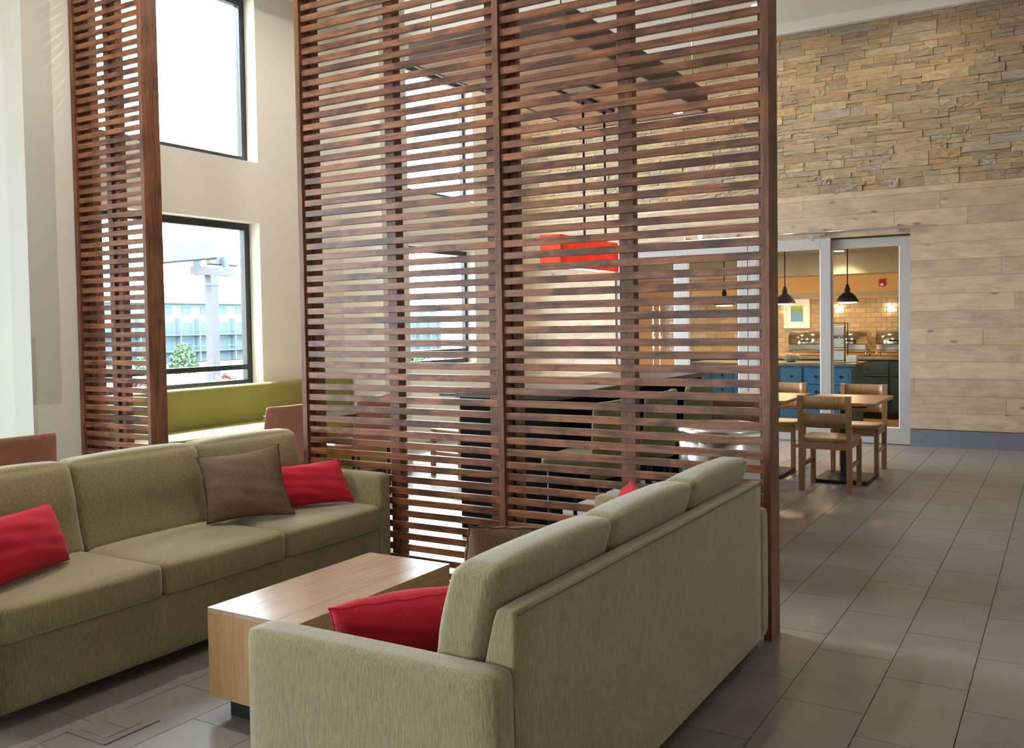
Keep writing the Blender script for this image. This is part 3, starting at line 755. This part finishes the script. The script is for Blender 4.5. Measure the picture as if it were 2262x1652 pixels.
# recessed lights in the main ceiling washing the stone
lab = ['recessed ceiling light washing the stone wall beyond the screen post', 'recessed ceiling light washing the stone wall over the glass doors', 'recessed ceiling light washing the stone wall at the open walkway', 'recessed ceiling light washing the stone wall near the window corner']
for i, (x, y) in enumerate(((-3.0, 10.45), (-4.6, 10.45), (-1.4, 10.45), (-6.1, 10.45))):
    downlight((x, y, ZC), lab[i], 26, 'ceiling lights along the stone wall', (0, .25, -1), .065, (1, .80, .58), 150)
lab = ['recessed ceiling light high above the sofas', 'recessed ceiling light high above the walkway tiles', 'recessed ceiling light above the gap between the screens', 'recessed ceiling light above the dining tables', 'added fill light in the ceiling above the tan chairs by the bench']
for i, (x, y) in enumerate(((-2.6, 2.8), (.4, 5.0), (-4.6, 2.9), (-.6, 8.2), (-4.5, 5.6))):  # the last one is an added fill that brightens the window wall
    downlight((x, y, ZC), lab[i], (70, 15, 190, 15, 125)[i], 'ceiling lights over the lounge', None, .065, (1, .93, .80), 160)

# ------------------------------------------------------------------ sliding glass doors
def door(n, x0, x1, y, label, handle=None):
    o = struct(bpy.data.objects.new('door_%d' % n, None)); col.objects.link(o); o.location = ((x0+x1)/2, y, 0); cx = o.location.x; o['label'] = label
    def b(nm, xa, xb, za, zb, m='greyf', t=.022): return box(nm, (xa-cx, xb-cx), (-t, t), (za, zb), m, o, .002 if m == 'greyf' else 0, 1)
    s = .115
    b('stile', x0, x0+s, .008, DZ); b('stile', x1-s, x1, .008, DZ); b('rail', x0+s, x1-s, .008, .19); b('rail', x0+s, x1-s, DZ-.13, DZ); b('pane', x0+s, x1-s, .19, DZ-.13, 'dglass', .004)
    b('bead', x1-s-.010, x1-s, .19, DZ-.13, 'white', .016); b('bead', x0+s, x0+s+.010, .19, DZ-.13, 'white', .016); b('bead', x0+s+.010, x1-s-.010, .19, .20, 'white', .016)
    if handle:
        for dx in (-.045, .045):
            cyl('handle', .014, 1.15, 'chrome', (handle+dx-cx, -.065, 1.12), o, 14)
            for z in (.65, 1.6): cyl('standoff', .008, .05, 'chrome', (handle+dx-cx, -.035, z), o, 10, None, (R(90), 0, 0))
    return o
door(1, -5.194, -4.254, YF+.03, 'fixed grey framed glass door panel at the plank wall', -4.60)
door(2, -4.27, -3.390, YF-.055, 'sliding grey framed glass door seen through the slats')
door(3, -3.382, -2.402, YF-.055, 'sliding grey framed glass door beside the screen post')
door(4, -2.52, -1.544, YF+.03, 'fixed grey framed glass door panel beside the walkway planks')
rl = thing('door_track', 'round steel sliding door track with rollers above the glass doors', 'track', (-3.0, YF-.075, 2.475))
cyl('rail_bar', .014, 3.75, 'steel', (-.13, -.012, 0), rl, 16, None, (0, R(90), 0))
for x in (-4.19, -3.53, -2.48, -1.66):
    box('bracket', (x+3-.014, x+3+.014), (-.01, .052), (-.03, .045), 'chrome', rl)
for x in (-3.98, -3.24, -2.62):
    cyl('roller', .032, .02, 'chrome', (x+3, -.012, .045), rl, 20, None, (R(90), 0, 0)); box('strap', (x+3-.018, x+3+.018), (-.012, .012), (-.09, .03), 'chrome', rl)

# ------------------------------------------------------------------ buffet kitchen behind the glass
KB, KX0, KX1, KZ = 15.0, -7.2, -.9, 2.46
struct(box('floor_kitchen', (KX0, KX1), (YF+.12, KB), (-.16, 0), 'kfloor')); kw = struct(box('wall_kitchen_back', (KX0-.1, KX1+.1), (KB, KB+.1), (0, KZ), 'amber'))
struct(box('wall_kitchen_left', (KX0-.1, KX0), (YF+.2, KB), (0, KZ), 'amber')); struct(box('wall_kitchen_right', (KX1, KX1+.1), (YF+.2, KB), (0, KZ), 'amber'))
struct(box('ceiling_kitchen', (KX0-.1, KX1+.1), (YF+.2, KB+.1), (KZ, KZ+.08), 'sage')); struct(box('trim_2', (KX0, KX1), (14.5, KB), (2.13, KZ), 'sage')); struct(box('trim_3', (KX0, KX1), (KB-.03, KB), (1.80, 1.86), 'sage'))
sm_ = box_mesh(.149, .014, .072, 'subway', .003, 1); k = 0
for r in range(11):
    x = -5.95+(.076 if r % 2 else 0)
    while x < -2.05:
        link('wall_tile', sm_, (x-kw.location.x, KB-.006-kw.location.y, .945+.0755*r+.036-kw.location.z), kw); x += .1525
# cabinets
def cabinet(x0, x1, yf, yb, z1, mat, label, group, drawers=True):
    t = thing('base_cabinet', label, 'cabinet', ((x0+x1)/2, (yf+yb)/2, 0), 0, group); w = (x1-x0)/2; d = (yb-yf)/2
    box('carcass', (-w+.001, w-.001), (-d, d), (.09, z1), mat, t); box('toe_kick', (-w+.001, w-.001), (-d+.06, d), (0, .09), 'black', t)
    def front(nm, za, zb, kz):
        f = box(nm, (-w+.02, w-.02), (-d-.018, -d), (za, zb), mat, t, .004, 1)
        h = (zb-za)/2
        box('panel', (-w+.06, w-.06), (-.016, -.0091), (-h+.04, h-.04), mat, f, .003, 1)
        lathe_k = cyl('knob', .016, .024, 'black', (0, -.026, kz), f, 14, None, (R(90), 0, 0))
    front('drawer', z1-.24, z1-.03, 0); front('door', .12, z1-.26, .15)
    return t
nm_ = ['blue panelled buffet cabinet at the open end of the island', 'blue panelled buffet cabinet, second from the island end', 'blue panelled buffet cabinet, third from the island end', 'blue panelled buffet cabinet, fourth from the island end', 'blue panelled buffet cabinet, fifth from the island end', 'blue panelled buffet cabinet, sixth from the island end', 'blue panelled buffet cabinet, seventh from the island end']
for i in range(7):
    x1 = -2.40-.317*i; cabinet(x1-.317, x1, 12.62, 13.28, .835, 'blue', nm_[i], 'blue island cabinets')
tag(box('worktop', (-4.65, -2.36), (12.58, 13.34), (.836, .876), 'counter', None, .004), 'grey stone worktop over the blue island cabinets', 'worktop')
nm_ = ['dark teal cabinet under the chafing dishes, at the right end of the rear counter run', 'dark teal cabinet, next to the end one of the rear counter run', 'dark teal cabinet, third along the rear counter run', 'dark teal cabinet, fourth along the rear counter run', 'dark teal cabinet, fifth along the rear counter run', 'dark teal cabinet, sixth along the rear counter run']
for i in range(6):
    x1 = -1.6-.6*i; cabinet(x1-.6, x1, 14.2, 14.97, .86, 'teal', nm_[i], 'teal rear cabinets')
tag(box('worktop', (-5.25, -1.58), (14.16, 14.985), (.861, .90), 'counter', None, .004), 'long grey stone worktop along the tiled kitchen wall', 'worktop')
def chafer():
    t = thing('chafing_dish', '', 'chafing dish')
    box('water_pan', (-.25, .25), (-.17, .17), (.09, .19), 'chrome', t, .015); box('stand', (-.26, .26), (-.18, .18), (.075, .09), 'chrome', t)
    for sx in (-.24, .24):
        for sy in (-.16, .16): cyl('leg', .01, .08, 'chrome', (sx, sy, .04), t, 10)
    def dome(p, u): return p
    bm = bmesh.new(); n = 10; rows_ = []
    for k in range(n+1):
        a = math.pi*k/n; rows_.append([bm.verts.new((x, -.17*math.cos(a), .19+.19*math.sin(a)**.7)) for x in (-.25, .25)])
    for a, b2 in zip(rows_, rows_[1:]): bm.faces.new((a[0], a[1], b2[1], b2[0]))
    bm.faces.new([r[0] for r in rows_]); bm.faces.new([r[1] for r in rows_][::-1])
    bmesh.ops.recalc_face_normals(bm, faces=bm.faces[:]); bm_obj('lid', bm, 'chrome', (0, 0, 0), t, True)
    box('handle', (-.09, .09), (-.21, -.185), (.235, .25), 'black', t)
    return t
c0 = chafer(); c0.location = (-2.80, 14.52, .90); c0['label'] = 'domed chrome chafing dish behind the wire display rack'; c0['group'] = 'chafing dishes on the rear counter'
dup(c0, (-2.17, 14.52, .90), 0, 'domed chrome chafing dish nearest the right door frame'); dup(c0, (-3.43, 14.52, .90), 0, 'domed chrome chafing dish below the framed tree picture')
rk = thing('wire_rack', 'black wire display rack holding white boxes on the island worktop', 'rack', (-2.66, 12.98, .876))
for sx in (-.12, .10):
    for sy in (-.09, .09): box('upright', (sx-.005, sx+.005), (sy-.005, sy+.005), (0, .53), 'black', rk)
for z in (.02, .19, .35, .52):
    for sy in (-.09, .09): box('shelf_wire', (-.12, .10), (sy-.004, sy+.004), (z, z+.008), 'black', rk)
    for k in range(4): box('shelf_wire', (-.11+.065*k, -.104+.065*k), (-.09, .09), (z, z+.006), 'black', rk)
for z, lb in ((.028, 'white card box on the bottom shelf of the wire rack'), (.198, 'white card box on the second shelf of the wire rack'), (.358, 'white card box on the upper shelf of the wire rack')):
    tag(box('card_box', (-2.755, -2.58), (12.91, 13.05), (.876+z, .876+z+.12), 'mat', None, .002), lb, 'box', 'white boxes in the rack')
nh = thing('napkin_holder', 'white napkin holder standing by the island worktop end', 'napkin holder', (-2.45, 12.78, .876)); box('tray', (-.075, .075), (-.06, .06), (0, .012), 'chrome', nh); box('napkins', (-.065, .065), (-.05, .05), (.012, .095), 'mat', nh, .004)
bk = thing('bread_basket', 'shallow bowl of wrapped snacks on the island near the screen post', 'bowl', (-3.28, 12.92, .876)); lathe('bowl', [(.05, 0), (.11, .05), (.13, .10), (.12, .10), (.09, .05), (.02, .015)], 'sage', (0, 0, 0), bk, 24)
for i in range(5): soft('snack', (.07, .05, .03), .012, 'red' if i % 2 else 'amber', (.05*math.cos(i*1.3), .05*math.sin(i*1.3), .085+.012*(i % 3)), bk, (0, 0, 0), 3)
def kpend(loc, label):
    t = thing('pendant_lamp', label, 'lamp', loc, 0, 'kitchen pendant lamps')      # loc at the shade rim
    lathe('shade', [(.145, 0), (.150, .004), (.135, .03), (.11, .075), (.07, .115), (.035, .135), (.035, .19), (.022, .20), (.022, .235), (.01, .24)], 'black', (0, 0, 0), t, 32)
    lathe('bulb_glow', [(.125, -.006), (.10, -.014), (.02, -.018)], 'lampk', (0, 0, 0), t, 24)
    cyl('stem', .008, KZ-loc[2]-.24, 'black', (0, 0, (KZ-loc[2]+.24)/2), t, 12); cyl('ceiling_cup', .05, .03, 'black', (0, 0, KZ-loc[2]-.015), t, 20)
    l = bpy.data.lights.new('pendant_bulb', 'POINT'); l.energy = 20; l.color = (1, .70, .38); l.shadow_soft_size = .05
    lo = bpy.data.objects.new('bulb', l); col.objects.link(lo); lo.parent = t; lo.location = (0, 0, -.05)
kpend((-2.587, 13.2, 1.685), 'black dome pendant lamp over the end of the island'); kpend((-3.43, 13.2, 1.685), 'black dome pendant lamp behind the screen post'); kpend((-4.305, 13.2, 1.685), 'black dome pendant lamp seen through the slats')
for i, (x, y) in enumerate(((-2.9, 14.2), (-4.2, 14.1), (-5.4, 13.6))):
    downlight((x, y, KZ), ['recessed kitchen ceiling light near the island end pendant', 'recessed kitchen ceiling light behind the slatted screen', 'recessed kitchen ceiling light at the inner end of the kitchen'][i], 60, 'kitchen ceiling lights', None, .07, (1, .70, .38), 130)
pf = thing('reflected_picture', 'white framed picture of a leafy tree, standing in for a reflection in the door glass', 'picture', (-3.70, KB-.02, 1.55))  # a reflection in the door glass, built as a solid picture
for xr, zr in (((-.2, -.17), (-.23, .23)), ((.17, .2), (-.23, .23)), ((-.17, .17), (-.23, -.20)), ((-.17, .17), (.20, .23))): box('frame_bar', xr, (-.035, .006), zr, 'mat', pf)
box('mount', (-.17, .17), (-.02, .006), (-.2, .2), 'mat', pf); box('print', (-.095, .095), (-.024, -.02), (-.125, .125), 'art', pf)
fa = thing('fire_alarm', 'small red fire alarm strobe on the amber kitchen wall', 'alarm', (-2.43, KB, 1.99)); box('body', (-.045, .045), (-.04, 0), (-.05, .06), 'red', fa, .005, 1); box('strobe', (-.025, .025), (-.055, -.04), (-.04, -.005), 'mat', fa, .004, 1)

# ------------------------------------------------------------------ outside
def zg(x): return -.2+(x+7)*.0325
bm = bmesh.new(); v = [bm.verts.new(p) for p in ((-6.6, -80, zg(-6.6)-.3), (-6.6, 300, zg(-6.6)-.3), (-400, 300, zg(-400)), (-400, -80, zg(-400)))]; bm.faces.new(v[::-1])
struct(bm_obj('ground_outside', bm, 'asphalt'))
xb = -150; zb0 = -4.9; ab = thing('apartment_building', 'long pale four storey building with balconies across the car park', 'building', (xb, 150, zb0))
box('wall', (-12, 0), (-60, 60), (0, 11.8), 'bld', ab); 
bm = bmesh.new(); v = [bm.verts.new(p) for p in ((1, -61, 11.8), (1, 61, 11.8), (-12, 61, 14.6), (-12, -61, 14.6), (1, -61, 11.5), (1, 61, 11.5), (-12, 61, 11.5), (-12, -61, 11.5))]
for f in ((0, 1, 2, 3), (0, 4, 5, 1), (3, 2, 6, 7), (0, 3, 7, 4), (1, 5, 6, 2), (4, 7, 6, 5)): bm.faces.new([v[i] for i in f])
bm_obj('roof', bm, 'bld', (0, 0, 0), ab)
wm = box_mesh(.1, 2.2, 1.5, 'bld2'); wm2 = box_mesh(.1, 2.6, 2.3, 'bld2')
for i in range(26):
    y = -57.5+4.6*i
    link('window', wm, (.04, y, 10.2), ab); link('window', wm2, (.04, y, 6.6), ab); link('window', wm2, (.04, y, 3.4), ab); link('window', wm2, (.04, y, .9+.3), ab)
for z in (5.2, 2.0): box('balcony_slab', (0, 1.6), (-60, 60), (z, z+.25), 'bld2', ab); box('balcony_rail', (1.5, 1.56), (-60, 60), (z+1.0, z+1.1), 'bld2', ab)
for i in range(27): box('party_wall', (0, 1.5), (-60+4.6*i-.1, -60+4.6*i+.1), (0, 8.6), 'bld', ab)
px_, py_ = -16.0, 14.0
lp = thing('light_pole', 'square grey parking light pole with a crossbar and two flood heads outside the window', 'light pole', (px_, py_, zg(px_)))
pz = -zg(px_)
box('shaft', (-.10, .10), (-.10, .10), (0, pz+2.62), 'pole', lp); box('collar', (-.115, .115), (-.115, .115), (pz+2.40, pz+2.46), 'bld2', lp); box('crossbar', (-.10, .10), (-.48, .55), (pz+2.62, pz+2.80), 'pole', lp)
for y in (-.38, .40): box('knuckle', (-.05, .05), (y-.06, y+.06), (pz+2.80, pz+3.05), 'bld2', lp)
box('flood_head', (-.25, -.12), (.02, .92), (pz+2.86, pz+3.22), 'pole', lp, .02, 2, (0, R(-12), R(4)))
box('flood_head', (.10, .24), (-1.30, -.18), (pz+2.88, pz+3.28), 'pole', lp, .02, 2, (R(6), R(-12), R(-38)))
def shrub(name, label, loc, s, mat, n, seed, group):
    r = random.Random(seed); bm = bmesh.new()
    for _ in range(n):
        a, h = r.uniform(0, 6.283), r.random(); rad = s[0]*(1-h**2)**.5*r.uniform(.55, 1)
        p = Vector((rad*math.cos(a), rad*math.sin(a)*s[1]/s[0], h*s[2])); q = Vector((r.uniform(-1, 1), r.uniform(-1, 1), r.uniform(-1, 1))).normalized(); w = q.orthogonal().normalized(); k = .05*s[2]+.05
        bm.faces.new([bm.verts.new(p+c) for c in (q*k, w*k*.6, -q*k, -w*k*.6)])
    t = thing(name, label, 'shrub', loc, 0, group); o = bm_obj('foliage', bm, mat, (0, 0, 0), t); o['kind'] = 'stuff'
    cyl('stem', .04, s[2]*.7, 'hedge2', (0, 0, s[2]*.35), t, 8)
shrub('conifer', 'rounded green conifer in front of the far building', (-60, 49.5, zg(-60)), (1.15, 1.15, 2.3), 'hedge', 900, 1, None)
shrub('conifer', 'dark green spruce beside the narrow screen view of the car park', (-60, 46.0, zg(-60)), (.8, .8, 2.0), 'hedge', 700, 2, None)
for i, y in enumerate((7.0, 8.25, 9.5, 10.75)):
    shrub('bare_bush', 'low reddish bare bush planted along the window wall', (-10.6-.2*(i % 2), y, zg(-10.6)), (.55, .55, 1.05), 'hedge2', 500, 10+i, 'bare bushes outside the window')
for i, y in enumerate((13.6, 15.3, 17.0)):
    shrub('green_bush', 'leafy green bush outside the far windows', (-11.5, y, zg(-11.5)), (.8, .8, 1.2), 'hedge', 600, 30+i, 'green bushes outside the far windows')
